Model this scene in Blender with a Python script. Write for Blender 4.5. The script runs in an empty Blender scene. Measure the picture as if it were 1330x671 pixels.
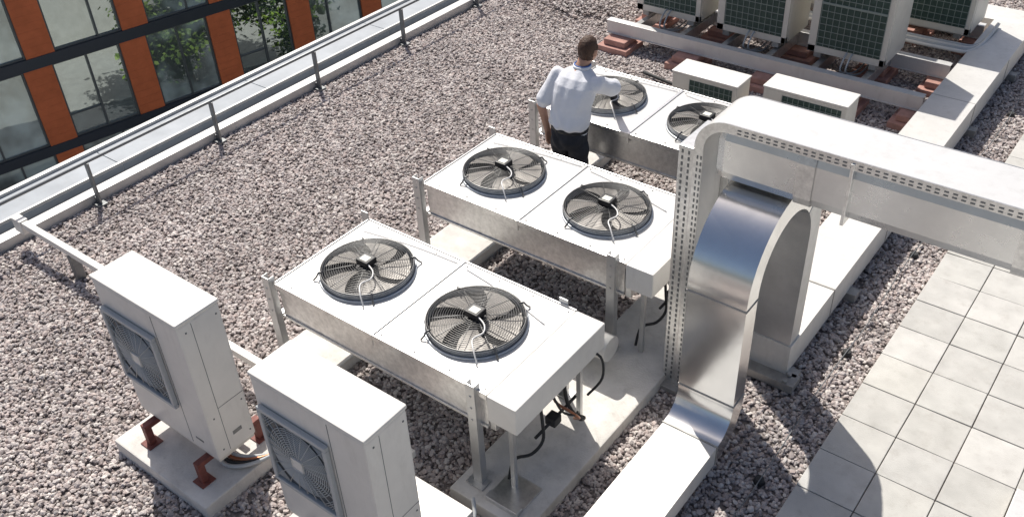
import bpy, bmesh, math, random
import numpy as np
from mathutils import Vector, Matrix, Euler
random.seed(7); np.random.seed(7)
sc=bpy.context.scene
V=Vector
# ------------------------------------------------------------------ materials
def mat(name,col,rough=.5,metal=0.,var=.0,vscale=8.,bump=0.,bscale=60.,col2=None,streak=None,spec=.5,isl=None,dirt=0.):
    m=bpy.data.materials.new(name); m.use_nodes=True
    nt=m.node_tree; N=nt.nodes; L=nt.links
    b=N['Principled BSDF']; b.inputs['Roughness'].default_value=rough; b.inputs['Metallic'].default_value=metal
    b.inputs['Specular IOR Level'].default_value=spec
    c4=(*col,1)
    geo=N.new('ShaderNodeNewGeometry')
    src=geo.outputs['Position']
    colout=None
    if var>0 or col2:
        mp=N.new('ShaderNodeMapping')
        if streak: mp.inputs['Scale'].default_value=streak
        L.new(src,mp.inputs['Vector'])
        n=N.new('ShaderNodeTexNoise'); n.inputs['Scale'].default_value=vscale; n.inputs['Detail'].default_value=6; n.inputs['Roughness'].default_value=.65
        L.new(mp.outputs[0],n.inputs['Vector'])
        r=N.new('ShaderNodeValToRGB'); r.color_ramp.elements[0].position=.32; r.color_ramp.elements[1].position=.68
        d=col2 if col2 else tuple(max(0,c*(1-var)) for c in col)
        r.color_ramp.elements[0].color=(*d,1); r.color_ramp.elements[1].color=c4
        L.new(n.outputs['Fac'],r.inputs['Fac']); L.new(r.outputs['Color'],b.inputs['Base Color']); colout=r.outputs['Color']
        mr=N.new('ShaderNodeMapRange'); mr.inputs['To Min'].default_value=min(1,rough*1.25); mr.inputs['To Max'].default_value=rough*.8
        L.new(n.outputs['Fac'],mr.inputs['Value']); L.new(mr.outputs[0],b.inputs['Roughness'])
    else: b.inputs['Base Color'].default_value=c4
    if isl:
        r=N.new('ShaderNodeValToRGB'); L.new(geo.outputs['Random Per Island'],r.inputs['Fac'])
        el=r.color_ramp.elements; r.color_ramp.interpolation='CONSTANT' if len(isl)>4 else 'LINEAR'
        for i,c in enumerate(isl):
            p=i/len(isl)
            if i<2: e=el[i]; e.position=p
            else: e=el.new(p)
            e.color=(*c,1)
        if var>0:
            mx=N.new('ShaderNodeMix'); mx.data_type='RGBA'; mx.blend_type='MULTIPLY'; mx.inputs[0].default_value=1
            nn=N.new('ShaderNodeTexNoise'); nn.inputs['Scale'].default_value=vscale; nn.inputs['Detail'].default_value=5
            L.new(src,nn.inputs['Vector'])
            rr=N.new('ShaderNodeMapRange'); rr.inputs['From Min'].default_value=.3; rr.inputs['From Max'].default_value=.7; rr.inputs['To Min'].default_value=1-var; rr.inputs['To Max'].default_value=1.0
            L.new(nn.outputs['Fac'],rr.inputs['Value'])
            L.new(r.outputs['Color'],mx.inputs[6]); L.new(rr.outputs[0],mx.inputs[7]); L.new(mx.outputs[2],b.inputs['Base Color']); colout=mx.outputs[2]
        else: L.new(r.outputs['Color'],b.inputs['Base Color']); colout=r.outputs['Color']
    if dirt>0 and colout:
        mp=N.new('ShaderNodeMapping'); mp.inputs['Scale'].default_value=(3.5,3.5,1.0); L.new(src,mp.inputs['Vector'])
        nd=N.new('ShaderNodeTexNoise'); nd.inputs['Scale'].default_value=2.6; nd.inputs['Detail'].default_value=9; nd.inputs['Roughness'].default_value=.75; L.new(mp.outputs[0],nd.inputs['Vector'])
        rd=N.new('ShaderNodeMapRange'); rd.inputs['From Min'].default_value=.52; rd.inputs['From Max'].default_value=.78; rd.inputs['To Min'].default_value=0; rd.inputs['To Max'].default_value=dirt
        L.new(nd.outputs['Fac'],rd.inputs['Value'])
        md=N.new('ShaderNodeMix'); md.data_type='RGBA'; L.new(rd.outputs[0],md.inputs[0]); L.new(colout,md.inputs[6]); md.inputs[7].default_value=(.22,.19,.155,1)
        L.new(md.outputs[2],b.inputs['Base Color'])
    if bump>0:
        n2=N.new('ShaderNodeTexNoise'); n2.inputs['Scale'].default_value=bscale; n2.inputs['Detail'].default_value=4
        L.new(src,n2.inputs['Vector'])
        bp=N.new('ShaderNodeBump'); bp.inputs['Strength'].default_value=bump; bp.inputs['Distance'].default_value=.01
        L.new(n2.outputs['Fac'],bp.inputs['Height']); L.new(bp.outputs[0],b.inputs['Normal'])
    return m
GRAV=[(.53,.465,.44),(.38,.33,.315),(.64,.585,.55),(.45,.375,.35),(.72,.665,.62),(.56,.50,.48),(.25,.215,.205),(.50,.455,.435),(.57,.485,.45),(.42,.375,.36)]
M_stone=mat('gravel_stone',(.4,.34,.32),.9,isl=GRAV,var=.22,vscale=1.2)
M_bed=mat('gravel_bed',(.26,.225,.21),.95,var=.4,vscale=30)
M_pave=mat('paving_concrete',(.5,.5,.48),.85,var=.16,vscale=7,bump=.25,bscale=150,isl=[(.58,.565,.52),(.50,.49,.46),(.61,.595,.56),(.55,.54,.505)],dirt=.35)
M_slab=mat('cast_concrete',(.74,.715,.67),.85,var=.24,vscale=5,bump=.3,bscale=80,dirt=.4)
M_white=mat('white_coated_steel',(.74,.72,.675),.40,var=.07,vscale=6,dirt=.2)
M_beige=mat('beige_coated_steel',(.66,.635,.57),.45,var=.08,vscale=5,dirt=.2)
M_lid=mat('white_sheet_metal',(.71,.705,.69),.34,metal=.2,var=.10,vscale=5,dirt=.25)
M_galv=mat('galvanised_steel',(.82,.815,.80),.30,metal=.85,var=.28,vscale=26,bump=.06,bscale=9,dirt=.12)
M_shiny=mat('bright_duct_steel',(.86,.86,.85),.19,metal=1.,var=.10,vscale=4,bump=.14,bscale=5)
M_duct=mat('insulated_duct_cladding',(.80,.80,.79),.27,metal=.8,var=.16,vscale=3,bump=.14,bscale=5)
M_flat=mat('duct_cladding_matt',(.73,.715,.68),.45,metal=.2,var=.14,vscale=4,bump=.06,bscale=6,dirt=.3)
M_dull=mat('weathered_zinc',(.46,.45,.43),.55,metal=.5,var=.35,vscale=9)
M_aged=mat('aged_duct_steel',(.64,.645,.64),.38,metal=.7,var=.22,vscale=3.5,bump=.08,bscale=6)
M_dark=mat('black_plastic',(.02,.02,.022),.45)
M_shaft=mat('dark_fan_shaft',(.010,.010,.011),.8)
M_blade=mat('fan_blade_grey',(.33,.31,.285),.5,metal=.2,var=.35,vscale=9)
M_wire=mat('guard_wire',(.15,.15,.15),.35,metal=.7)
M_ring=mat('fan_ring_zinc',(.58,.61,.64),.35,metal=.55,var=.2,vscale=15)
M_cable=mat('white_cable',(.75,.74,.72),.5)
M_copper=mat('copper_pipe',(.48,.20,.11),.4,metal=.7,var=.3,vscale=30)
M_rust=mat('oxide_red_steel',(.22,.065,.05),.65,var=.4,vscale=20)
M_pink=mat('red_concrete_block',(.52,.29,.24),.9,var=.3,vscale=9,bump=.3,bscale=60,dirt=.3)
M_coil=mat('condenser_coil',(.035,.075,.065),.5,metal=.2,var=.4,vscale=25)
M_grid=mat('coil_guard_grid',(.22,.27,.26),.45,metal=.2)
M_grille=mat('fan_grille_grey',(.45,.47,.475),.5)
M_ledge=mat('roof_edge_membrane',(.37,.40,.43),.6,var=.14,vscale=3,dirt=.2)
M_upst=mat('edge_flashing',(.58,.575,.56),.45,metal=.3,var=.15,vscale=6,dirt=.3)
M_groove=mat('groove_painted_shade',(.14,.15,.16),.8,var=.3,vscale=5)  # dark grey puts the shadow of the edge groove into its colour
M_rail=mat('rail_steel',(.22,.23,.235),.45,metal=.6,var=.2,vscale=20)
M_rubber=mat('black_rubber',(.03,.03,.03),.7)
M_label=mat('label_sticker',(.75,.75,.65),.5)
M_render=mat('wall_render',(.50,.50,.47),.9,var=.2,vscale=1.5)
M_street=mat('street_asphalt',(.07,.07,.075),.9,var=.3,vscale=2)
M_side=mat('street_pavement_slabs',(.30,.30,.285),.9,var=.2,vscale=2)
M_band=mat('spandrel_dark_metal',(.035,.045,.065),.4,metal=.3)
M_frame=mat('window_frame_grey',(.10,.115,.13),.4,metal=.4)
M_leaf=mat('foliage',(.08,.16,.02),.6,isl=[(.06,.12,.012),(.13,.21,.02),(.04,.085,.012),(.17,.25,.03)])
M_bark=mat('bark',(.10,.07,.05),.9,var=.4,vscale=12)
M_skin=mat('skin',(.52,.29,.20),.5,var=.1,vscale=30)
M_shirt=mat('shirt_cotton',(.80,.81,.85),.85,var=.05,vscale=9,bump=.9,bscale=11)
M_trou=mat('trousers_dark',(.028,.030,.038),.85,var=.3,vscale=12,bump=.6,bscale=14)
M_hair=mat('hair_brown',(.085,.038,.018),.6,var=.5,vscale=60,bump=.8,bscale=90,streak=(1,1,.3))
M_shoe=mat('shoe_leather',(.02,.018,.016),.35)
M_lany=mat('lanyard_blue',(.03,.12,.40),.6)
M_eye=mat('eye',(.6,.6,.6),.2); M_lip=mat('lip',(.38,.15,.12),.5)
M_terr=mat('terracotta_panel',(.72,.19,.075),.7,var=.22,vscale=1.2)
nt=M_terr.node_tree; w=nt.nodes.new('ShaderNodeTexWave'); w.bands_direction='Z'; w.inputs['Scale'].default_value=1.1; w.wave_profile='SAW'
g=nt.nodes.new('ShaderNodeNewGeometry'); nt.links.new(g.outputs['Position'],w.inputs['Vector'])
bp=nt.nodes.new('ShaderNodeBump'); bp.inputs['Strength'].default_value=1.; bp.inputs['Distance'].default_value=.06
nt.links.new(w.outputs['Fac'],bp.inputs['Height']); nt.links.new(bp.outputs[0],nt.nodes['Principled BSDF'].inputs['Normal'])
def glass(name,pane_tint,fac):
    m=bpy.data.materials.new(name); m.use_nodes=True; nt=m.node_tree; N=nt.nodes;L=nt.links
    out=N['Material Output']; b=N['Principled BSDF']; b.inputs['Roughness'].default_value=.3
    n=N.new('ShaderNodeTexNoise'); n.inputs['Scale'].default_value=.55; n.inputs['Detail'].default_value=3
    g=N.new('ShaderNodeNewGeometry'); L.new(g.outputs['Position'],n.inputs['Vector'])
    r=N.new('ShaderNodeValToRGB'); r.color_ramp.elements[0].position=.42; r.color_ramp.elements[1].position=.6
    r.color_ramp.elements[0].color=(*[c*.2 for c in pane_tint],1); r.color_ramp.elements[1].color=(*pane_tint,1)
    L.new(n.outputs['Fac'],r.inputs['Fac']); L.new(r.outputs[0],b.inputs['Base Color'])
    gl=N.new('ShaderNodeBsdfGlossy'); gl.inputs['Roughness'].default_value=.015; gl.inputs['Color'].default_value=(.85,.95,.95,1)
    bn=N.new('ShaderNodeBump'); bn.inputs['Strength'].default_value=.06; bn.inputs['Distance'].default_value=.05
    n3=N.new('ShaderNodeTexNoise'); n3.inputs['Scale'].default_value=.8; L.new(g.outputs['Position'],n3.inputs['Vector'])
    L.new(n3.outputs['Fac'],bn.inputs['Height']); L.new(bn.outputs[0],gl.inputs['Normal'])
    mx=N.new('ShaderNodeMixShader'); mx.inputs[0].default_value=fac
    L.new(b.outputs[0],mx.inputs[1]); L.new(gl.outputs[0],mx.inputs[2]); L.new(mx.outputs[0],out.inputs['Surface'])
    return m
M_glass=glass('window_glass',(.13,.19,.20),.6)
M_glass_sky=glass('window_glass_painted_sky',(.48,.60,.62),.32)  # pale blue-green paints a sky reflection into the pane colour

# ------------------------------------------------------------------ helpers
def empty(name,loc=(0,0,0),rz=0):
    e=bpy.data.objects.new(name,None); sc.collection.objects.link(e); e.location=loc; e.rotation_euler=(0,0,rz); e.empty_display_size=.1; return e
def fin(bm,name,mats,parent=None,smooth=False):
    me=bpy.data.meshes.new(name); bmesh.ops.recalc_face_normals(bm,faces=bm.faces); bm.to_mesh(me); bm.free()
    if not isinstance(mats,(list,tuple)): mats=[mats]
    for m in mats: me.materials.append(m)
    if smooth:
        for p in me.polygons: p.use_smooth=True
    o=bpy.data.objects.new(name,me); sc.collection.objects.link(o)
    if parent: o.parent=parent
    return o
def bbox(bm,x0,x1,y0,y1,z0,z1,bev=0,mi=0):
    if bev<=0:
        vs=[bm.verts.new((x,y,z)) for x in (x0,x1) for y in (y0,y1) for z in (z0,z1)]
        for q in ((0,1,3,2),(4,6,7,5),(0,4,5,1),(2,3,7,6),(0,2,6,4),(1,5,7,3)):
            f=bm.faces.new([vs[i] for i in q]); f.material_index=mi
        return
    r=bmesh.ops.create_cube(bm,size=1)
    vs=r['verts']
    for v in vs: v.co=V(((x0+x1)/2+v.co.x*(x1-x0),(y0+y1)/2+v.co.y*(y1-y0),(z0+z1)/2+v.co.z*(z1-z0)))
    fs=list({f for v in vs for f in v.link_faces})
    for f in fs: f.material_index=mi
    es=list({e for v in vs for e in v.link_edges})
    bmesh.ops.bevel(bm,geom=es,offset=bev,segments=2,affect='EDGES',profile=.6,material=mi)
def box(name,x0,x1,y0,y1,z0,z1,m,parent=None,bev=0.004):
    bm=bmesh.new(); bbox(bm,x0,x1,y0,y1,z0,z1,bev); return fin(bm,name,m,parent)
def tubebm(bm,pts,r,sides=8,closed=False,mi=0):
    pts=[V(p) for p in pts]; n=len(pts)
    rs=r if isinstance(r,(list,tuple)) else [r]*n
    rings=[]; up=None
    for i,p in enumerate(pts):
        if closed: t=pts[(i+1)%n]-pts[i-1]
        else: t=pts[min(i+1,n-1)]-pts[max(i-1,0)]
        if t.length<1e-9: t=V((0,0,1))
        t.normalize()
        if up is None:
            a=V((0,0,1)) if abs(t.z)<.9 else V((1,0,0)); up=(a-t*a.dot(t)).normalized()
        else:
            up=(up-t*up.dot(t)); up=up.normalized() if up.length>1e-6 else V((1,0,0))
        s=t.cross(up)
        rings.append([bm.verts.new(p+(up*math.cos(a)+s*math.sin(a))*rs[i]) for a in [2*math.pi*k/sides for k in range(sides)]])
    m=n if closed else n-1
    for i in range(m):
        A=rings[i];B=rings[(i+1)%n]
        for k in range(sides):
            f=bm.faces.new((A[k],A[(k+1)%sides],B[(k+1)%sides],B[k])); f.material_index=mi; f.smooth=True
    if not closed:
        for R_ in (rings[0][::-1],rings[-1]):
            f=bm.faces.new(R_); f.material_index=mi
def crom(P,k=6):
    P=[V(p) for p in P]; out=[]
    for i in range(len(P)-1):
        a=P[max(i-1,0)];b=P[i];c=P[i+1];d=P[min(i+2,len(P)-1)]
        for j in range(k):
            t=j/k; out.append(.5*((2*b)+(c-a)*t+(2*a-5*b+4*c-d)*t*t+(3*b-a-3*c+d)*t**3))
    out.append(P[-1]); return out
def tube(name,pts,r,m,parent=None,sides=8,smoothk=0,closed=False):
    bm=bmesh.new(); tubebm(bm,crom(pts,smoothk) if smoothk else pts,r,sides,closed); 
    return fin(bm,name,m,parent)
def cylbm(bm,c,r,z0,z1,seg=48,caps=True,mi=0,r2=None):
    r2=r if r2 is None else r2
    A=[bm.verts.new((c[0]+r*math.cos(2*math.pi*i/seg),c[1]+r*math.sin(2*math.pi*i/seg),z0)) for i in range(seg)]
    B=[bm.verts.new((c[0]+r2*math.cos(2*math.pi*i/seg),c[1]+r2*math.sin(2*math.pi*i/seg),z1)) for i in range(seg)]
    for i in range(seg):
        f=bm.faces.new((A[i],A[(i+1)%seg],B[(i+1)%seg],B[i])); f.material_index=mi; f.smooth=True
    if caps:
        f=bm.faces.new(A[::-1]); f.material_index=mi; f=bm.faces.new(B); f.material_index=mi
def sweep(bm,path,side,w,t,mi=0,smooth=False):
    side=V(side); path=[V(p) for p in path]; n=len(path); rings=[]
    for i,p in enumerate(path):
        tg=(path[min(i+1,n-1)]-path[max(i-1,0)]).normalized(); nn=tg.cross(side).normalized()
        rings.append([bm.verts.new(p+side*sx*w/2+nn*sy*t/2) for sx,sy in ((-1,-1),(1,-1),(1,1),(-1,1))])
    for i in range(n-1):
        for k in range(4):
            f=bm.faces.new((rings[i][k],rings[i][(k+1)%4],rings[i+1][(k+1)%4],rings[i+1][k])); f.material_index=mi; f.smooth=smooth
    bm.faces.new(rings[0][::-1]); bm.faces.new(rings[-1])
    if smooth:
        for i in range(n-1):
            for k in range(4):
                e=bm.edges.get((rings[i][k],rings[i+1][k]))
                if e: e.smooth=False

# ------------------------------------------------------------------ camera, sun, sky
f=V((-.5051,.6221,-.5982)); r2=V((.7947,.6057,-.0411)); u2=V((-.3368,.4961,.8003))
cam=bpy.data.cameras.new('camera'); co=bpy.data.objects.new('camera',cam); sc.collection.objects.link(co)
r2.normalize(); b_=(-f).normalized(); u2=b_.cross(r2).normalized(); r2=u2.cross(b_)
co.matrix_world=Matrix(((r2.x,u2.x,b_.x,0),(r2.y,u2.y,b_.y,0),(r2.z,u2.z,b_.z,5.0),(0,0,0,1)))
cam.sensor_width=36; cam.lens=36*1227/1330; cam.clip_end=4000; cam.clip_start=.05; sc.camera=co
EL=math.radians(54); sd=V((.82,-.57,0)).normalized()
ld=(sd*math.cos(EL)-V((0,0,1))*math.sin(EL))
sun=bpy.data.lights.new('sun','SUN'); sun.energy=5.0; sun.angle=math.radians(.5); sun.color=(1,.955,.885)
so=bpy.data.objects.new('sun',sun); sc.collection.objects.link(so); so.rotation_euler=ld.to_track_quat('-Z','Y').to_euler(); so.location=(-10,10,20)
wd=bpy.data.worlds.new("World"); sc.world=wd; wd.use_nodes=True
nt=wd.node_tree; sk=nt.nodes.new('ShaderNodeTexSky'); sk.sky_type='NISHITA'; sk.sun_disc=False; sk.sun_elevation=EL; sk.sun_rotation=math.radians(305)
sk.air_density=.8; sk.dust_density=3.0; sk.ozone_density=.6
nt.links.new(sk.outputs[0],nt.nodes['Background'].inputs['Color']); nt.nodes['Background'].inputs['Strength'].default_value=.105
sc.view_settings.view_transform='Standard'; sc.view_settings.look='None'; sc.view_settings.exposure=0

# ------------------------------------------------------------------ street level and own building
GZ=-18.6
bm=bmesh.new(); 
for v in ((-1500,-1500),(1500,-1500),(1500,1500),(-1500,1500)): bm.verts.new((*v,GZ))
bm.faces.new(bm.verts); fin(bm,'ground',M_side)
box('street',-25,-16,-300,300,GZ-.3,GZ+.004,M_street,None,0)
box('office_block_wall',-8.86,14,-12,30,GZ+.004,-.012,M_render,None,0)
gr=empty('gravel')
bm=bmesh.new()
for v in ((-8.2,-11.9),(13.9,-11.9),(13.9,29.9),(-8.2,29.9)): bm.verts.new((*v,0))
bm.faces.new(bm.verts); fin(bm,'gravel_bed',M_bed,gr)
tb=bmesh.new(); bmesh.ops.create_icosphere(tb,subdivisions=1,radius=1); iv=np.array([v.co[:] for v in tb.verts]); 
tb.verts.ensure_lookup_table(); ifc=np.array([[v.index for v in q.verts] for q in tb.faces]); tb.free()
def stones(n,size=1.,heap=None):
    vs=[];fs=[]
    for i in range(n):
        s=random.uniform(.008,.0185)*(1.35 if random.random()<.14 else 1)*size
        q=iv*(1+np.random.uniform(-.28,.28,(len(iv),1)))
        q=q*np.array([s*random.uniform(.85,1.45),s,s*random.uniform(.55,.9)])
        R=np.array(Euler((random.uniform(-.5,.5),random.uniform(-.5,.5),random.uniform(0,6.28))).to_matrix())
        if heap:
            a=random.uniform(0,6.28); d=abs(random.gauss(0,.45)); p=[heap[0]+math.cos(a)*d*1.3,heap[1]+math.sin(a)*d*.8,.02+.16*math.exp(-d*d*4)*random.uniform(.75,1)]
        else: p=[random.uniform(-.5,.5),random.uniform(-.5,.5),random.uniform(.002,.022)]
        q=q@R.T+np.array(p)
        fs.append(ifc+len(vs)*len(iv)); vs.append(q)
    me=bpy.data.meshes.new('gravel_patch'); vv=np.concatenate(vs); ff=np.concatenate(fs)
    me.from_pydata(vv.tolist(),[],ff.tolist()); me.materials.append(M_stone); return me
pm=[stones(2700) for k in range(6)]
for ix in range(7):
    for iy in range(-1,18):
        o=bpy.data.objects.new('gravel_patch',random.choice(pm)); sc.collection.objects.link(o); o.parent=gr
        o.location=(-7.65+ix,iy+.5,0); o.rotation_euler=(0,0,random.choice([0,1,2,3])*math.pi/2)
o=bpy.data.objects.new('gravel_heap',stones(3500,1.1,(-6.9,10.3))); sc.collection.objects.link(o); o.parent=gr
# roof edge
re_=empty('roof_edge_parapet')
box('inner_flashing',-8.29,-8.16,-11.9,29.9,-.01,.12,M_upst,re_,.008)
box('edge_groove',-8.42,-8.29,-11.9,29.9,-.01,.045,M_groove,re_,0)
bm=bmesh.new(); y=-11.9
while y<29.9:
    bbox(bm,-8.90,-8.42,y+.004,min(y+2.0,29.9)-.004,-.01,.115,.004); y+=2.0
fin(bm,'coping_sheet',M_ledge,re_)
box('outer_lip',-8.96,-8.90,-11.9,29.9,-.25,.15,M_upst,re_,.008)
box('mid_lip',-8.455,-8.425,-11.9,29.9,.05,.15,M_upst,re_,.004)
gd=empty('guard_rail')
bm=bmesh.new()
for k in range(-6,14):
    y=3.60+1.475*k
    bbox(bm,-8.13,-8.07,y-.010,y+.010,.03,.50,.003); bbox(bm,-8.16,-8.04,y-.05,y+.05,.02,.045,.003)
    bbox(bm,-8.17,-8.13,y-.012,y+.012,.06,.10,.002)
fin(bm,'posts',M_rail,gd)
tube('top_rail',[(-8.1,-11,.505),(-8.1,29,.505)],.016,M_rail,gd)
pv=empty('paving'); T=.385
tb=bmesh.new(); bbox(tb,.0035,T-.0035,.0035,T-.0035,0,.05,.005); tb.verts.ensure_lookup_table()
tv=np.array([v.co[:] for v in tb.verts]); tf=[[v.index for v in q.verts] for q in tb.faces]; tb.free()
vs=[];fs=[]
for i in range(0,18):
    for j in range(-8,48):
        R=np.array(Euler((random.gauss(0,.005),random.gauss(0,.005),random.gauss(0,.004))).to_matrix())
        q=(tv-np.array([T/2,T/2,0]))@R.T+np.array([T/2,T/2,0])+np.array([-1.15+i*T,j*T,random.uniform(-.002,.003)])
        k=len(vs)*len(tv); fs+= [[a+k for a in p] for p in tf]; vs.append(q)
me=bpy.data.meshes.new('tiles'); me.from_pydata(np.concatenate(vs).tolist(),[],fs); me.materials.append(M_pave)
o=bpy.data.objects.new('tiles',me); sc.collection.objects.link(o); o.parent=pv
box('paving_bed',-1.13,5.7,-3.0,18.3,.002,.035,M_bed,pv,0)
box('metal_cover_plate',.01,1.1,1.0,4.95,.06,.12,M_lid,None,.006)
lc=empty('lightning_conductor'); pts=[(-1.36+.012*math.sin(j*1.7),j*.5,.065+.006*math.sin(j*3.1)) for j in range(0,30)]
tube('wire',pts,.004,M_rail,lc,6)
bm=bmesh.new()
for j in range(0,14): cylbm(bm,(-1.36,1.14+j*1.5),.04,.02,.06,16,r2=.028)
fin(bm,'feet',M_rubber,lc)

# ------------------------------------------------------------------ condensers
def fan(P,cx,cy,z,rot):
    R=.33
    bm=bmesh.new(); cylbm(bm,(cx,cy),R,z,z+.055,64,False); cylbm(bm,(cx,cy),R-.008,z+.001,z+.055,64,False)
    ring=lambda r,zz,n=56:[(cx+r*math.cos(2*math.pi*i/n),cy+r*math.sin(2*math.pi*i/n),zz) for i in range(n)]
    tubebm(bm,ring(R+.012,z+.006),.009,6,True)
    fin(bm,'fan_ring',M_ring,P)
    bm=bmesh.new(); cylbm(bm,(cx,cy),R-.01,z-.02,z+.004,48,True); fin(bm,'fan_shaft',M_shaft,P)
    bm=bmesh.new(); nb=5
    for k in range(nb):
        a0=rot+2*math.pi*k/nb; G=[]
        for i in range(7):
            rr=.075+(.305-.075)*i/6; row=[]
            span=.78+.10*i/6; sweepb=.35*(i/6)**1.5
            for j in range(6):
                a=a0+sweepb+span*(j/5-.5); row.append(bm.verts.new((cx+rr*math.cos(a),cy+rr*math.sin(a),z+.012+.032*(j/5)+.003*math.sin(i))))
            G.append(row)
        for i in range(6):
            for j in range(5): q=bm.faces.new((G[i][j],G[i+1][j],G[i+1][j+1],G[i][j+1])); q.smooth=True
    fin(bm,'fan_blades',M_blade,P)
    bm=bmesh.new(); cylbm(bm,(cx,cy),.075,z+.01,z+.06,24); fin(bm,'fan_hub',M_dark,P)
    bm=bmesh.new(); dome=lambda r: z+.062+.022*(1-(r/R)**2)
    tubebm(bm,ring(R,z+.057),.0055,6,True); tubebm(bm,ring(R+.006,z+.030),.0022,4,True); tubebm(bm,ring(R+.006,z+.044),.0022,4,True)
    r=.07
    while r<R-.005: tubebm(bm,ring(r,dome(r),44),.0019,4,True); r+=.0165
    for k in range(10):
        a=rot*.5+2*math.pi*k/10
        tubebm(bm,[(cx+q*math.cos(a),cy+q*math.sin(a),dome(q)-.004) for q in (.05,.12,.2,.27,R+.004)],.0034,5)
    fin(bm,'fan_guard',M_wire,P)
    bm=bmesh.new(); hz=z+.078
    bbox(bm,cx-.055,cx+.055,cy-.05,cy+.05,hz,hz+.05,.008); fin(bm,'motor_box',M_dark,P)
    box('motor_label',cx-.03,cx+.035,cy-.035,cy+.02,hz+.0505,hz+.053,M_label,P,0)
    tube('motor_cable',[(cx+.04,cy-.03,hz+.03),(cx+.12,cy-.06,hz+.02),(cx+.16,cy-.12,hz+.012),(cx+.14,cy-.2,hz+.008),(cx+.2,cy-.27,hz-.0),(cx+.26,cy-.31,z+.01)],.0055,M_cable,P,6,5)
    bm=bmesh.new()
    for k in range(4):
        a=math.pi/4+k*math.pi/2+rot*.2; q=V((math.cos(a),math.sin(a),0)); c=V((cx,cy,0))
        tubebm(bm,[c+q*(R-.02)+V((0,0,z+.068)),c+q*(R+.012)+V((0,0,z+.062)),c+q*(R+.03)+V((0,0,z+.03)),c+q*(R+.055)+V((0,0,z+.006))],.007,6)
    fin(bm,'guard_clips',M_wire,P)
def condenser(y0,idx):
    P=empty('air_cooled_condenser'); y1=y0+.92; x0=-4.61; x1=-2.73; z0=.655; z1=.935
    bm=bmesh.new()
    bbox(bm,x0,x1,y0,y0+.012,z0,z1,.003); bbox(bm,x0,x1,y1-.012,y1,z0,z1,.003); bbox(bm,x0,x0+.012,y0+.012,y1-.012,z0,z1,.003); bbox(bm,x1-.012,x1,y0+.012,y1-.012,z0,z1,.003)
    bbox(bm,x0-.006,x1,y0-.012,y0-.001,z0-.008,z0+.012,.003)
    fin(bm,'casing_sides',M_galv,P)
    bm=bmesh.new(); xm=-3.675
    bbox(bm,x0-.012,xm-.003,y0-.014,y1+.014,z1+.001,z1+.018,.005); bbox(bm,xm+.003,x1+.02,y0-.014,y1+.014,z1+.001,z1+.018,.005)
    fin(bm,'top_panels',M_lid,P)
    box('panel_joint',xm-.014,xm+.014,y0-.02,y1+.02,z1+.019,z1+.027,M_galv,P,.003)
    box('joint_clip',xm-.012,xm+.012,y0-.028,y0-.015,z1-.07,z1+.022,M_galv,P,.003)
    box('top_edge_strip',x0-.005,x1+.02,y0-.026,y0-.0145,z1-.02,z1+.026,M_galv,P,.003)
    bm=bmesh.new(); bbox(bm,x0-.024,x0-.0125,y0-.014,y1+.014,z1-.015,z1+.026,.003); bbox(bm,x0-.012,x1+.02,y1+.0145,y1+.026,z1-.015,z1+.026,.003); fin(bm,'top_rim',M_galv,P)
    box('coil_block',x0+.03,x1-.03,y0+.03,y1-.03,z0+.005,z0+.09,M_coil,P,.004)
    box('header_cover',x1+.022,-2.485,y0-.03,y1+.02,z1-.19,z1+.022,M_white,P,.010)
    box('header_back',x1+.003,x1+.05,y0+.01,y1-.01,z0-.02,z1-.195,M_galv,P,.004)
    bm=bmesh.new()
    for k in range(9): 
        yy=y0+.12+k*.085
        tubebm(bm,crom([(x1+.055,yy,z0+.03),(x1+.11,yy,z0+.03),(x1+.12,yy,z0+.06),(x1+.11,yy,z0+.09),(x1+.055,yy,z0+.088)],3),.007,6)
    fin(bm,'coil_return_bends',M_copper,P)
    zt=z1+.019
    fan(P,-4.165,y0+.455,zt,.4+idx); fan(P,-3.175,y0+.455,zt,1.3+idx*.7)
    bm=bmesh.new()
    for a,b in (((-3.70,y0+.89),(-4.55,y0+.80)),((-2.80,y0+.70),(-3.60,y0+.87))):
        tubebm(bm,crom([(a[0],a[1],zt+.006),((a[0]+b[0])/2,(a[1]+b[1])/2+.02,zt+.006),(b[0],b[1],zt+.006)],5),.0035,6)
    fin(bm,'lid_wiring',M_cable,P)
    bm=bmesh.new()
    for x,h0 in ((-4.68,.11),(-2.82,.12)):
        for yy,s in ((y0-.045,-1),(y1+.03,1)):
            a=yy
            bbox(bm,x-.035,x+.035,a-.005,a+.005,h0,1.0,.002)
            bbox(bm,x+.030,x+.036,a+.006 if s<0 else a-.05,a+.05 if s<0 else a-.006,h0,1.0 if s<0 else .65,.002)
            bbox(bm,x-.036,x-.030,a+.006 if s<0 else a-.05,a+.05 if s<0 else a-.006,h0,1.0 if s<0 else .65,.002)
            bbox(bm,x-.07,x+.07,a-.05,a+.05,h0,h0+.008,.002)
            for zz in (.70,.80,.90): bbox(bm,x-.006,x+.006,a-.011,a-.0055,zz,zz+.012,.0)
        bbox(bm,x-.025,x+.025,y0-.03,y1+.02,z0-.05,z0-.012,.003)
    fin(bm,'support_legs',M_aged,P)
    bm=bmesh.new()
    for k in range(7):
        x=x0+.12+k*.29
        cylbm(bm,(x,y0+.02),.006,z1+.019,z1+.024,8); cylbm(bm,(x,y1-.02),.006,z1+.019,z1+.024,8)
    fin(bm,'screws',M_dull,P)
    bm=bmesh.new()
    tubebm(bm,crom([(-2.60,y0+.35,z0+.08),(-2.57,y0+.34,.5),(-2.54,y0+.30,.38),(-2.56,y0+.20,.33),(-2.64,y0+.12,.30),(-2.66,y0+.08,.14)],5),.011,8)
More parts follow.
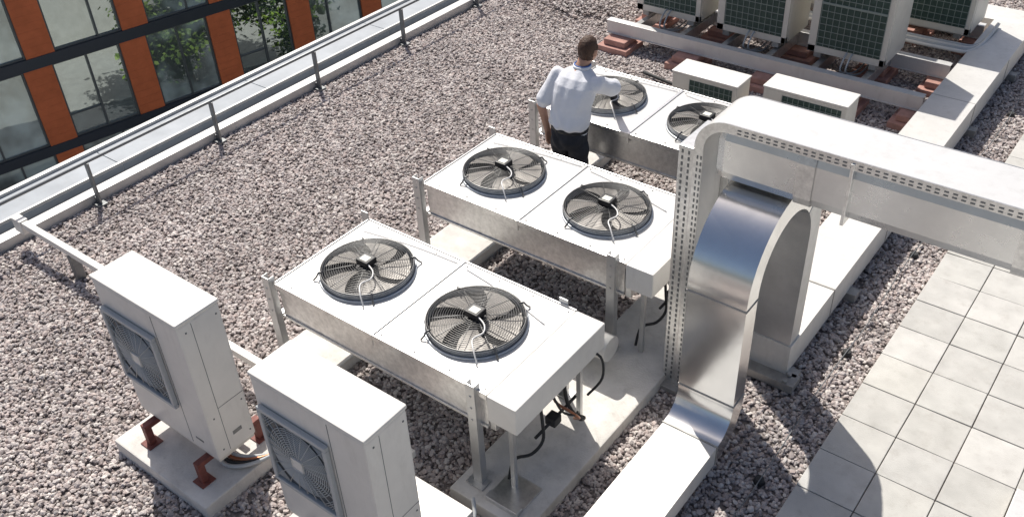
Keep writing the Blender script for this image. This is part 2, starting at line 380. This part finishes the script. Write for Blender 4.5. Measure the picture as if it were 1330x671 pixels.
    tubebm(bm,crom([(-2.60,y0+.62,z0+.08),(-2.57,y0+.62,.45),(-2.50,y0+.66,.30),(-2.52,y0+.75,.22),(-2.62,y0+.8,.14)],5),.013,8)
    tubebm(bm,crom([(-2.55,y0+.42,z0+.05),(-2.49,y0+.45,.55),(-2.46,y0+.55,.45),(-2.50,y0+.64,.38)],5),.008,8)
    tubebm(bm,crom([(-2.57,y0+.80,.78),(-2.46,y0+.85,.74),(-2.43,y0+.83,.58),(-2.50,y0+.76,.44)],5),.009,8)
    tubebm(bm,[(-2.57,y0+.26,.42),(-2.57,y0+.72,.42)],.011,8); bbox(bm,-2.61,-2.53,y0+.42,y0+.50,.39,.46,.008)
    fin(bm,'refrigerant_pipes',M_rubber,P)
    bm=bmesh.new()
    bbox(bm,-2.62,-2.585,y0+.80,y0+.83,.12,z1-.20,.002); bbox(bm,-2.62,-2.585,y0+.05,y0+.08,.12,z1-.20,.002)
    fin(bm,'cover_struts',M_aged,P)
    bm=bmesh.new()
    tubebm(bm,crom([(-2.62,y0+.50,z0+.05),(-2.58,y0+.50,.55),(-2.48,y0+.52,.50),(-2.46,y0+.60,.38),(-2.54,y0+.66,.28)],5),.010,8)
    fin(bm,'copper_pipes',M_copper,P)
for i,y in enumerate((3.05,4.63,6.21)): condenser(y,i)
for a in ((-2.95,-2.33,2.86,7.45),(-4.92,-4.38,2.95,7.45)):
    P=empty('concrete_plinth'); box('slab',a[0],a[1],a[2],a[3],-.005,.115,M_slab,P,.012)
P=empty('metal_offcut_tray'); bm=bmesh.new(); bbox(bm,-2.70,-2.44,2.92,2.98,.118,.15,.003); bbox(bm,-2.70,-2.44,2.985,3.2,.1175,.124,.002); fin(bm,'tray',M_galv,P)
P=empty('insulated_pipe'); bm=bmesh.new(); tubebm(bm,[(-3.25,4.36,.36),(-2.98,4.36,.36),(-2.66,4.36,.36)],.10,20); fin(bm,'jacket',M_flat,P)
box('pipe_saddle',-3.02,-2.92,4.30,4.42,.10,.27,M_dull,P)
P=empty('low_cable_duct'); box('cover',-3.45,-2.60,2.46,2.70,.05,.30,M_flat,P,.01)
P=empty('cable_conduit'); box('conduit',-7.95,-3.2,2.78,2.84,.27,.33,M_white,P,.006)
for x in (-7.2,-5.6): box('conduit_foot',x-.03,x+.03,2.77,2.85,.01,.268,M_rail,P)
box('conduit_wall_end',-8.1,-7.952,2.77,2.85,.20,.34,M_white,P)

# ------------------------------------------------------------------ AC units
def acunit(x0,w,y0=2.02):
    P=empty('air_conditioning_outdoor_unit'); x1=x0+w; y1=y0+.31; z0=.34; z1=1.5
    bm=bmesh.new(); bbox(bm,x0,x1,y0,y1,z0,z1-.03,.016); fin(bm,'cabinet',M_white,P)
    box('lid',x0-.006,x1+.006,y0-.006,y1+.006,z1-.029,z1,M_white,P,.012)
    box('base_pan',x0+.01,x1-.01,y0+.01,y1-.01,z0-.025,z0+.002,M_beige,P,.004)
    bm=bmesh.new(); bbox(bm,x0+.60,x0+.604,y0-.0015,y0+.004,z0+.03,z1-.05); bbox(bm,x1-.004,x1+.0015,y0+.10,y0+.103,z0+.03,z1-.05); bbox(bm,x1-.004,x1+.0015,y0+.104,y1-.01,z0+.40,z0+.403)
    for zz in (z0+.06,z0+.34,z1-.1): bbox(bm,x1-.002,x1+.003,y0+.05,y0+.06,zz,zz+.01); bbox(bm,x1-.002,x1+.003,y1-.04,y1-.03,zz,zz+.01)
    fin(bm,'seams_and_screws',M_frame,P)
    bm=bmesh.new(); bbox(bm,x1-.002,x1+.002,y0+.15,y0+.22,z0+.12,z0+.15,.0); bbox(bm,x0+.66,x0+.74,y0-.002,y0+.002,z0+.10,z0+.115); fin(bm,'badge',M_rail,P)
    gx0=x0+.035; gx1=x0+.585; gz1=z1-.22; gz0=gz1-.60; cx=(gx0+gx1)/2; cz=(gz0+gz1)/2
    bm=bmesh.new()
    bbox(bm,gx0,gx1,y0-.035,y0-.003,gz0,gz0+.03,.006);bbox(bm,gx0,gx1,y0-.035,y0-.003,gz1-.03,gz1,.006)
    bbox(bm,gx0,gx0+.03,y0-.035,y0-.003,gz0+.03,gz1-.03,.006);bbox(bm,gx1-.03,gx1,y0-.035,y0-.003,gz0+.03,gz1-.03,.006)
    fin(bm,'grille_frame',M_grille,P)
    box('grille_back',gx0+.02,gx1-.02,y0-.010,y0-.002,gz0+.02,gz1-.02,M_frame,P,0)
    bm=bmesh.new(); r=.05
    while r<.245:
        tubebm(bm,[(cx+r*math.cos(2*math.pi*i/40),y0-.034+.02*(r/.26)**2,cz+r*math.sin(2*math.pi*i/40)) for i in range(40)],.0040,4,True); r+=.0145
    for k in range(24):
        a=2*math.pi*k/24; rm=min(.35,.262/max(abs(math.cos(a)),abs(math.sin(a))))
        tubebm(bm,[(cx+.04*math.cos(a),y0-.036,cz+.04*math.sin(a)),(cx+rm*math.cos(a),y0-.02,cz+rm*math.sin(a))],.003,4)
    for s in range(4):
        for q in range(6):
            d=.255; k=.14+.02*q; sx=(1,-1,-1,1)[s]; sz=(1,1,-1,-1)[s]
            tubebm(bm,[(cx+sx*d,y0-.02,cz+sz*k),(cx+sx*k,y0-.02,cz+sz*d)],.003,4)
    fin(bm,'grille_wires',M_grille,P)
    bm=bmesh.new(); bbox(bm,cx-.045,cx+.045,y0-.043,y0-.034,cz-.045,cz+.045,.012); fin(bm,'grille_badge',M_white,P)
    bm=bmesh.new()
    for x in (x0+.12,x1-.16):
        bbox(bm,x,x+.05,y0-.10,y1+.12,z0-.065,z0-.027,.003)
        for yy in (y0-.10,y1+.07):
            bbox(bm,x+.002,x+.048,yy,yy+.05,.138,z0-.066,.003); bbox(bm,x-.03,x+.08,yy-.03,yy+.08,.131,.139,.002)
    bbox(bm,x0+.171,x1-.161,y1-.02,y1+.02,.22,.25,.003)
    fin(bm,'steel_stand',M_rust,P)
    bm=bmesh.new()
    for k in range(4):
        o=.03*k
        tubebm(bm,crom([(x1-.25,y0+.12+o,z0-.02),(x1-.22-o*.3,y0+.1+o,.24),(x1-.10,y0+.08+o,.17+o*.2),(x1+.04,y0+.18+o,.17),(x1+.10,y0+.42,.16),(x1+.06,y0+.66,.22),(x1-.02,2.78,.29)],5),.014,8,mi=(0,1,2,0)[k])
    fin(bm,'pipes',[M_grille,M_rubber,M_copper],P)
    Q=empty('concrete_plinth'); box('slab',x0-.10,x1+.06,y0-.22,y1+.16,-.005,.13,M_slab,Q,.012)
acunit(-5.04,.86); acunit(-3.53,.88)

# ------------------------------------------------------------------ duct bridge
P=empty('ventilation_duct')
def arc(cy,cz,r,a0,a1,n=10,x=-1.83): return [(x,cy+r*math.cos(math.radians(a0+(a1-a0)*i/n)),cz+r*math.sin(math.radians(a0+(a1-a0)*i/n))) for i in range(n+1)]
path=arc(4.02,.47,.26,-90,0,12)+arc(4.735,1.32,.455,180,0,24)+[(-1.83,5.19,.36)]
bm=bmesh.new(); sweep(bm,path,(1,0,0),.40,.155,smooth=True); fin(bm,'riser_arch',M_shiny,P)
bm=bmesh.new(); sweep(bm,arc(4.735,1.32,.455,38,0,8)+[(-1.83,5.19,.30)],(1,0,0),.406,.161,smooth=True); fin(bm,'downcomer_sleeve',M_aged,P)
bm=bmesh.new(); sweep(bm,[(-1.83,-2,.21),(-1.83,4.02,.21)],(1,0,0),.398,.153); fin(bm,'floor_duct_near',M_flat,P)
bm=bmesh.new(); sweep(bm,[(-1.83,5.10,.23),(-1.83,8.3,.23),(-1.83,11.75,.25)],(1,0,0),.43,.26); fin(bm,'floor_duct_far',M_flat,P)
bm=bmesh.new()
for c,h in (((-1.83,4.02,.21),(0,.006,0)),((-1.83,2.6,.21),(0,.006,0)),((-1.83,1.2,.21),(0,.006,0))):
    c=V(c);h=V(h); sweep(bm,[c-h,c+h],(1,0,0),.41,.165)
for z in (.50,1.30):
    sweep(bm,[(-1.83,4.28,z-.005),(-1.83,4.28,z+.005)],(1,0,0),.408,.164)
for y in (5.9,7.1,8.3,9.5,10.7): sweep(bm,[(-1.83,y-.007,.235),(-1.83,y+.007,.235)],(1,0,0),.438,.264)
for y,h in ((5.15,.10),(6.3,.10),(7.9,.10),(9.5,.1),(11,.1),(3.0,.12),(1.9,.12)):
    bbox(bm,-2.12,-1.54,y-.05,y+.05,.02,h,.004)
for sx in (-2.09,-1.60): 
    for dy in (-.04,.04): cylbm(bm,(sx+.01,5.06+dy),.018,.10,.125,10)
bbox(bm,-2.14,-1.52,5.0,5.14,.03,.10,.004)
fin(bm,'flanges_and_feet',M_dull,P)
box('cross_duct',-5.2,-1.63,11.76,12.2,.10,.36,M_flat,P,.01)
P=empty('overhead_duct')
bm=bmesh.new(); bbox(bm,-2.12,6,4.60,4.96,1.88,2.215,.06); fin(bm,'duct',M_duct,P)
bm=bmesh.new()
for x in (-1.55,-.35,.75,1.9): bbox(bm,x-.008,x+.008,4.592,4.968,1.872,2.216,.06)
fin(bm,'flanges',M_galv,P)
P=empty('cable_tray')
R_=.20; ZT=2.275
tp=[(-2.24,4.78,.03),(-2.24,4.78,1.2)]+[(-2.04-R_*math.cos(math.radians(a)),4.78,ZT-R_+R_*math.sin(math.radians(a))) for a in range(0,91,9)]+[(6,4.78,ZT)]
bm=bmesh.new(); sweep(bm,tp,(0,1,0),.39,.012,smooth=True)
fin(bm,'tray_cover',M_lid,P)
def flange(yc,name,d=-.055):
    bm=bmesh.new()
    def off(i,dd):
        q=V(tp[i]); t=(V(tp[min(i+1,len(tp)-1)])-V(tp[max(i-1,0)])).normalized(); n=V((-t.z,0,t.x)); return q+n*dd
    A=[off(i,.007) for i in range(len(tp))]; B=[off(i,d) for i in range(len(tp))]
    va=[[bm.verts.new((q.x,yc-.003,q.z)),bm.verts.new((q.x,yc+.003,q.z))] for q in A]; vb=[[bm.verts.new((q.x,yc-.003,q.z)),bm.verts.new((q.x,yc+.003,q.z))] for q in B]
    for i in range(len(tp)-1):
        for a,b,c,e in ((va[i][0],va[i+1][0],vb[i+1][0],vb[i][0]),(va[i][1],vb[i][1],vb[i+1][1],va[i+1][1]),(va[i][0],va[i][1],va[i+1][1],va[i+1][0]),(vb[i][0],vb[i+1][0],vb[i+1][1],vb[i][1])): bm.faces.new((a,b,c,e))
    fin(bm,name,M_galv,P)
flange(4.579,'side_flange_front'); flange(4.981,'side_flange_back')
bm=bmesh.new()
z=.1
while z<2.0:
    for dx in (.016,.040): bbox(bm,-2.235+dx-.005,-2.235+dx+.005,4.5735,4.5755,z,z+.024)
    z+=.045
x=-1.98
while x<3:
    for dz in (.018,.040): bbox(bm,x,x+.024,4.5735,4.5755,ZT-.0-dz-.004,ZT-dz+.004)
    x+=.045
fin(bm,'perforations',M_rail,P)
box('riser_back_plate',-2.36,-2.25,4.592,4.968,.03,2.04,M_galv,P,.01)
bm=bmesh.new(); z=.1
while z<2.0:
    for dx in (.03,.075): bbox(bm,-2.36+dx-.006,-2.36+dx+.006,4.588,4.591,z,z+.024)
    z+=.045
fin(bm,'riser_perforations',M_rail,P)
box('tray_foot',-2.5,-2.2,4.52,5.02,.02,.06,M_dull,P)
box('duct_hanger',-1.30,-1.28,4.565,4.995,1.86,2.262,M_galv,P,.003)

# ------------------------------------------------------------------ far plant
def vrf(x0,y0,w=.86,d=.62,h=1.55,z0=.42):
    P=empty('heat_pump_outdoor_unit'); x1=x0+w;y1=y0+d;z1=z0+h
    box('cabinet',x0+.006,x1-.006,y0+.006,y1-.006,z0,z1-.01,M_beige,P,.01)
    bm=bmesh.new()
    for a,b,c,e in ((x0,x0+.09,y0,y0+.05),(x1-.06,x1,y0,y0+.05)): bbox(bm,a,b,c,e,z0-.01,z1,.006)
    bbox(bm,x0,x1,y0,y0+.05,z0-.01,z0+.07,.006); bbox(bm,x0-.004,x1+.004,y0-.004,y1+.004,z1-.12,z1+.01,.012)
    bbox(bm,x1-.05,x1+.004,y0+.051,y1,z0+.0,z1,.006)
    fin(bm,'frame',M_beige,P)
    box('coil',x0+.09,x1-.06,y0-.002,y0+.02,z0+.07,z1-.12,M_coil,P,0)
    bm=bmesh.new(); k=x0+.10
    while k<x1-.06: bbox(bm,k,k+.006,y0-.010,y0-.006,z0+.07,z1-.12); k+=.07
    k=z0+.1
    while k<z1-.12: bbox(bm,x0+.09,x1-.06,y0-.006,y0-.003,k,k+.007); k+=.075
    for t in (.36,.7): bbox(bm,x0+.09,x1-.06,y0-.012,y0-.004,z0+h*t,z0+h*t+.02,.002)
    fin(bm,'coil_guard',M_grid,P)
    bm=bmesh.new(); cylbm(bm,((x0+x1)/2,(y0+y1)/2),.27,z1+.011,z1+.06,32); fin(bm,'fan_outlet',M_wire,P)
    bm=bmesh.new()
    for a in (x0+.08,x1-.16): bbox(bm,a,a+.08,y0+.01,y1-.01,z0-.07,z0-.011,.003)
    fin(bm,'feet',M_dull,P)
for x,y in ((-5.72,9.75),(-4.62,9.72),(-3.50,9.72),(-5.2,11.0),(-4.1,11.0),(-3.0,11.0)): vrf(x,y)
def miniac(x0,y0,w=.86,z0=.30,h=.36):
    P=empty('small_air_conditioning_unit'); x1=x0+w;y1=y0+.30;z1=z0+h
    box('cabinet',x0,x1,y0,y1,z0,z1-.02,M_beige,P,.012); box('lid',x0-.008,x1+.008,y0-.008,y1+.008,z1-.019,z1,M_white,P,.008)
    box('coil',x0+.20,x1-.05,y0-.004,y0+.01,z0+.04,z1-.06,M_coil,P,0)
    bm=bmesh.new(); k=x0+.20
    while k<x1-.05: bbox(bm,k,k+.005,y0-.010,y0-.005,z0+.04,z1-.06); k+=.055
    k=z0+.08
    while k<z1-.06: bbox(bm,x0+.20,x1-.05,y0-.0145,y0-.011,k,k+.005); k+=.055
    fin(bm,'coil_guard',M_grid,P)
    bm=bmesh.new(); 
    for a in (x0+.1,x1-.18): bbox(bm,a,a+.08,y0+.02,y1-.02,.15,z0-.001,.003)
    fin(bm,'feet',M_dull,P)
miniac(-4.20,7.92,.72,.36,.36); miniac(-3.27,8.06,.84,.38,.36)
P=empty('steel_support_frame')
for y in (9.42,10.30,11.55):
    bm=bmesh.new(); bbox(bm,-5.95,-2.1,y,y+.10,.325,.337,.002); bbox(bm,-5.95,-2.1,y,y+.10,.17,.182,.002); bbox(bm,-5.95,-2.1,y+.012,y+.022,.183,.324,.0); fin(bm,'channel_beam',M_lid,P)
for x in (-5.6,-5.0,-4.45,-3.9,-3.35,-2.8): box('cross_member',x,x+.07,9.525,10.295,.20,.33,M_galv,P,.004)
bm=bmesh.new()
for y in (9.3,10.2,11.45):
    for x in (-5.95,-5.0,-4.0,-3.1,-2.35): bbox(bm,x,x+.42,y-.10,y+.32,.0,.09,.012); bbox(bm,x+.06,x+.36,y-.04,y+.26,.092,.165,.012)
P2=empty('concrete_block_footings'); fin(bm,'blocks',M_pink,P2)
bm=bmesh.new()
for x,y in ((-4.25,7.9),(-3.7,7.9),(-3.27,8.02),(-2.72,8.02)): bbox(bm,x,x+.30,y-.05,y+.45,.0,.149,.012)
fin(bm,'blocks_small_units',M_pink,P2)
P=empty('refrigerant_pipe_run')
bm=bmesh.new()
for k in range(4): tubebm(bm,crom([(-5.9,10.62+.06*k,.38),(-3.4,10.62+.06*k,.38),(-2.3,10.62+.06*k,.38),(-2.0,10.8+.05*k,.36),(-1.95,11.5,.42)],6),.022,8,mi=k%2)
for x in (-5.3,-4.2,-3.05): 
    for k in range(2): tubebm(bm,crom([(x+.06*k,9.78,.50),(x+.06*k,9.64,.44),(x+.06*k,9.62,.30),(x+.1+.06*k,9.9,.24),(x+.1,10.6,.36)],5),.010,6,mi=1)
fin(bm,'pipes',[M_white,M_grille],P)
P=empty('small_floor_pipe'); bm=bmesh.new()
tubebm(bm,crom([(-5.1,8.9,.06),(-4.3,8.75,.07),(-3.4,8.8,.06),(-2.3,9.0,.07)],6),.02,8); tubebm(bm,crom([(-3.6,7.6,.06),(-3.1,7.9,.08),(-2.4,7.7,.06)],6),.018,8)
fin(bm,'pipe',M_rubber,P)

# ------------------------------------------------------------------ opposite office building
ang=math.atan2(.979,.205); n=V((.979,-.205,0))
B=empty('terracotta_office_building',(-35*n.x,-35*n.y,0),ang)
S0,S1=-34,54
bmC=bmesh.new();bmB=bmesh.new();bmF=bmesh.new();bmG=bmesh.new()
offs={-2:.3,-1:.25,0:.0,1:.05,2:.2}
tops={-2:-2.15,-1:-5.60,0:-9.08,1:-12.42,2:-15.75}; bots={-2:-5.22,-1:-8.66,0:-12.05,1:-15.4,2:-18.5}
for k in range(-2,3):
    zt=tops[k]; zb=bots[k]; off=offs[k]
    bbox(bmB,S0,S1,-.06,.3,zt,(bots[k-1] if k>-2 else zt+.3))
    i=-12
    while True:
        s=6.57+3.52*i+off
        if s>S1-1: break
        if s>S0+.5:
            bbox(bmC,s,s+1.0,-.03,.3,zb,zt)
            g0=s+1.0; g1=s+3.52
            bbox(bmG,g0,g1,.12,.14,zb,zt,mi=random.choice([0,1,0,1]))
            sp=random.choice([.35,.5,.65])
            for q in (0,sp):
                xx=g0+(g1-g0)*q; a=max(g0,xx-.035); bbox(bmF,a,a+.07,.04,.12,zb+.06,zt-.06)
            bbox(bmF,g1-.07,g1,.04,.12,zb+.06,zt-.06)
            bbox(bmF,g0,g1,.03,.12,zt-.06,zt); bbox(bmF,g0,g1,.03,.12,zb,zb+.06)
            if random.random()<.5: bbox(bmF,g0+.07,g0+(g1-g0)*sp-.036,.05,.12,zb+.85,zb+.90)
        i+=1
fin(bmC,'terracotta_piers',M_terr,B); fin(bmB,'spandrel_bands',M_band,B); fin(bmG,'window_glass',[M_glass,M_glass_sky],B); fin(bmF,'window_frames',M_frame,B)
bm=bmesh.new(); bbox(bm,S0,S1,.31,14,GZ+.002,-1.85); bbox(bm,S0-.1,S1+.1,-.1,14.1,-1.849,-1.3); fin(bm,'building_body',M_render,B)

def tree(x,y,h=8,r=2.8):
    P=empty('street_tree',(x,y,GZ))
    bm=bmesh.new(); tubebm(bm,[(0,0,0),(.05,0,h*.3),(0,.1,h*.55),(.1,.1,h*.85)],[.18,.14,.10,.03],8)
    tips=[]
    for k in range(11):
        a=k*2.4+random.uniform(-.3,.3); z=h*random.uniform(.22,.72); e=V((math.cos(a)*r*.7,math.sin(a)*r*.7,z+h*random.uniform(.08,.25)))
        tubebm(bm,[(0,.05,z),V((0,.05,z)).lerp(e,.5)+V((0,0,.2)),e],[.07,.045,.015],6); tips.append(e); tips.append(V((0,.05,z)).lerp(e,.55))
    tips.append(V((.1,.1,h*.95))); fin(bm,'trunk',M_bark,P)
    bm=bmesh.new()
    for t in tips:
        for q in range(330):
            d=V((random.gauss(0,1),random.gauss(0,1),random.gauss(0,.8)))*r*.21; c=t+d
            a=V((random.uniform(-1,1),random.uniform(-1,1),random.uniform(-.6,.6))).normalized()*random.uniform(.11,.19); b=a.cross(V((random.uniform(-1,1),random.uniform(-1,1),1))).normalized()*a.length*.7
            bm.faces.new([bm.verts.new(c+a),bm.verts.new(c+b),bm.verts.new(c-a),bm.verts.new(c-b)])
    fin(bm,'crown',M_leaf,P)
for x,y,h in ((-18.0,21.3,8.0),(-18.5,27.0,8.5)): tree(x,y,h)

# ------------------------------------------------------------------ person
def person():
    P=empty('maintenance_worker')
    bm=bmesh.new(); segs=[]
    def ell(c,rx,ry,rz,lab=None):
        r=bmesh.ops.create_uvsphere(bm,u_segments=20,v_segments=14,radius=1)
        for v in r['verts']: v.co=V((c[0]+v.co.x*rx,c[1]+v.co.y*ry,c[2]+v.co.z*rz))
    def limb(a,b,ra,rb,lab):
        a=V(a);b=V(b); n=7
        tubebm(bm,[a.lerp(b,i/n) for i in range(n+1)],[ra+(rb-ra)*i/n for i in range(n+1)],16)
        ell(a,ra,ra,ra); ell(b,rb,rb,rb); segs.append((a,b,ra,rb,lab))
    def loft(rings,N=28):
        R=[]
        for c,rx,ry in rings:
            R.append([bm.verts.new((c[0]+rx*math.copysign(abs(math.cos(t))**.85,math.cos(t)),c[1]+ry*math.copysign(abs(math.sin(t))**.85,math.sin(t)),c[2])) for t in [2*math.pi*i/N for i in range(N)]])
        for i in range(len(R)-1):
            for k in range(N): bm.faces.new((R[i][k],R[i][(k+1)%N],R[i+1][(k+1)%N],R[i+1][k]))
        bm.faces.new(R[0][::-1]); bm.faces.new(R[-1])
    X=-4.1
    loft([((X,5.93,1.035),.172,.130),((X,5.93,1.06),.186,.142),((X,5.935,1.10),.184,.138),((X,5.945,1.17),.176,.128),((X+.003,5.965,1.25),.184,.130),((X+.005,5.99,1.33),.196,.132),((X+.008,6.015,1.40),.202,.128),((X+.01,6.045,1.46),.170,.108),((X+.012,6.07,1.495),.10,.08),((X+.014,6.085,1.515),.06,.06)])
    for dx in (-.09,0,.09): segs.append((V((X+dx,5.93,1.08)),V((X+dx,6.03,1.46)),.10,.08,1))
    loft([((X,5.925,.84),.160,.120),((X,5.925,.92),.172,.128),((X,5.928,1.0),.166,.122),((X,5.93,1.05),.160,.118)])
    for dx in (-.08,0,.08): segs.append((V((X+dx,5.925,.86)),V((X+dx,5.93,.995)),.10,.10,2))
    for hx,kx,fx,ky,fy in ((X-.088,X-.10,X-.12,5.96,5.90),(X+.088,X+.10,X+.13,5.95,5.86)):
        limb((hx,5.925,.88),(kx,ky,.50),.094,.070,2); limb((kx,ky,.50),(fx,fy,.13),.070,.060,2)
        limb((fx,fy-.03,.075),(fx*1.0+(.01 if fx>X else -.01),fy+.15,.065),.047,.04,3)
    Ls=V((X-.180,6.02,1.42)); Le=V((X-.268,5.89,1.17)); Lw=V((X-.235,5.92,.935))
    Rs=V((X+.192,6.05,1.415)); Re=V((X+.225,6.31,1.28)); Rw=V((X+.055,6.51,1.165))
    for S,E,W in ((Ls,Le,Lw),(Rs,Re,Rw)):
        m=S.lerp(E,.80); limb(S,m,.072,.076,1); limb(S.lerp(E,.5),E,.046,.042,0); limb(E,W,.042,.028,0)
    def hand(W,d,up,curl,flip):
        d=V(d).normalized(); up=V(up); up=(up-d*up.dot(d)).normalized(); s=d.cross(up)*flip
        for o in (-.026,-.009,.009,.026): limb(W+d*.012+s*o*.6,W+d*.092+s*o,.014,.012,0)
        for i,(o,l) in enumerate(((-.030,.070),(-.010,.080),(.010,.074),(.029,.056))):
            a=W+d*.09+s*o; spread=s*(o*.35)
            b=a+(d+spread).normalized()*l*.45; c=b+(d*math.cos(curl)-up*math.sin(curl))*l*.33; e=c+(d*math.cos(curl*2)-up*math.sin(curl*2))*l*.26
            limb(a,b,.0098,.0092,0); limb(b,c,.0092,.0085,0); limb(c,e,.0085,.0075,0)
        a=W+d*.025-s*.026; b=a+(d*.7-s*.7)*.042-up*.008; c=b+(d*.9-s*.35).normalized()*.032-up*.006
        limb(a,b,.0125,.0105,0); limb(b,c,.0105,.0085,0)
    hand(Lw,(.06,.16,-1),(-1,.1,0),.45,-1)
    hand(Rw,(-.42,.80,-.48),(0,.2,1),.28,-1)
    limb((X+.012,6.075,1.48),(X+.022,6.13,1.575),.057,.055,0)
    hc=V((X+.03,6.165,1.645)); ell(hc,.076,.094,.112); ell(hc+V((0,.03,-.045)),.058,.062,.065)
    limb(hc+V((0,-.0,-.02)),hc+V((0,.01,.02)),.072,.072,0)
    ell(hc+V((0,.098,-.018)),.012,.018,.022); ell(hc+V((0,.09,.005)),.009,.012,.025)
    for s in (-1,1): ell(hc+V((s*.078,-.002,-.012)),.011,.021,.033)
    tmp=fin(bm,'body_src',M_skin)
    md=tmp.modifiers.new('r','REMESH'); md.mode='VOXEL'; md.voxel_size=.0055; md.use_smooth_shade=True
    m2=tmp.modifiers.new('s','SMOOTH'); m2.factor=.5; m2.iterations=3
    dg=bpy.context.evaluated_depsgraph_get(); me=bpy.data.meshes.new_from_object(tmp.evaluated_get(dg)); bpy.data.objects.remove(tmp)
    me.materials.clear()
    for m in (M_skin,M_shirt,M_trou,M_shoe): me.materials.append(m)
    C=np.empty(len(me.polygons)*3); me.polygons.foreach_get('center',C); C=C.reshape(-1,3); best=np.full(len(C),1e9); lab=np.zeros(len(C),int)
    for a,b,ra,rb,l in segs:
        a=np.array(a);b=np.array(b);ab=b-a; t=np.clip(((C-a)@ab)/(ab@ab),0,1); dd=np.linalg.norm(C-a-t[:,None]*ab,axis=1)-(ra+(rb-ra)*t)
        q=np.abs(dd) if l!=1 else np.abs(dd)-.004
        u=q<best; best[u]=q[u]; lab[u]=l
    core=(abs(C[:,0]-X)<.15)&(abs(C[:,1]-5.97)<.17)
    lab[core&(C[:,2]>1.032)&(C[:,2]<1.475)]=1; lab[core&(C[:,2]<=1.032)&(C[:,2]>.8)]=2
    lab[C[:,2]>1.53]=0
    nv=len(me.vertices); co_=np.empty(nv*3); me.vertices.foreach_get('co',co_); co_=co_.reshape(-1,3); no=np.empty(nv*3); me.vertices.foreach_get('normal',no); no=no.reshape(-1,3)
    vl=np.zeros(nv)
    for p,l in zip(me.polygons,lab):
        if l in (1,2):
            for v_ in p.vertices: vl[v_]=1
    fold=.0045*np.sin(co_[:,2]*38+co_[:,0]*26+3*np.sin(co_[:,0]*14+co_[:,1]*9))*np.clip((1.30-co_[:,2])*5,.3,1)+.003*np.sin(co_[:,0]*55-co_[:,2]*18+co_[:,1]*20)
    co_+=no*(fold*vl)[:,None]; me.vertices.foreach_set('co',co_.ravel())
    me.polygons.foreach_set('material_index',lab.astype(np.int32)); me.update()
    for p in me.polygons: p.use_smooth=True
    o=bpy.data.objects.new('body',me); sc.collection.objects.link(o); o.parent=P
    bm=bmesh.new(); r=bmesh.ops.create_icosphere(bm,subdivisions=4,radius=1)
    for v in list(bm.verts):
        q=v.co.copy()
        side=abs(q.x)>.8 and q.y>-.25
        lim=-.62 if q.y<.1 and not side else (.0 if q.y<.45 else .42)
        if q.z<lim: bm.verts.remove(v); continue
        jit=1+.025*math.sin(q.x*31+q.z*17)*math.sin(q.y*27)
        v.co=hc+V((q.x*.083*jit,q.y*.101*jit-.003,q.z*.120*jit+.004))
    fin(bm,'hair',M_hair,P,True)
    bm=bmesh.new()
    for s in (-1,1):
        r=bmesh.ops.create_uvsphere(bm,u_segments=10,v_segments=8,radius=.011)
        for v in r['verts']: v.co+=hc+V((s*.030,.082,.008))
    fin(bm,'eyes',M_eye,P,True)
    bm=bmesh.new(); r=bmesh.ops.create_uvsphere(bm,u_segments=10,v_segments=8,radius=1)
    for v in r['verts']: v.co=hc+V((v.co.x*.024,.088+v.co.y*.008,-.058+v.co.z*.008))
    fin(bm,'mouth',M_lip,P,True)
    el=lambda cx,cy,z,rx,ry,dz=0:[(cx+rx*math.cos(2*math.pi*i/32),cy+ry*math.sin(2*math.pi*i/32),z+dz*math.sin(2*math.pi*i/32)) for i in range(32)]
    tube('collar',el(X+.014,6.10,1.520,.068,.066,.0),.014,M_shirt,P,8,closed=True)
    tube('lanyard',el(X+.014,6.105,1.535,.068,.066,.0),.006,M_lany,P,6,closed=True)
    bm=bmesh.new()
    for zz in (1.012,1.024): tubebm(bm,el(X,5.93,zz,.170,.124),.008,6,True)
    fin(bm,'belt',M_shoe,P)
person()
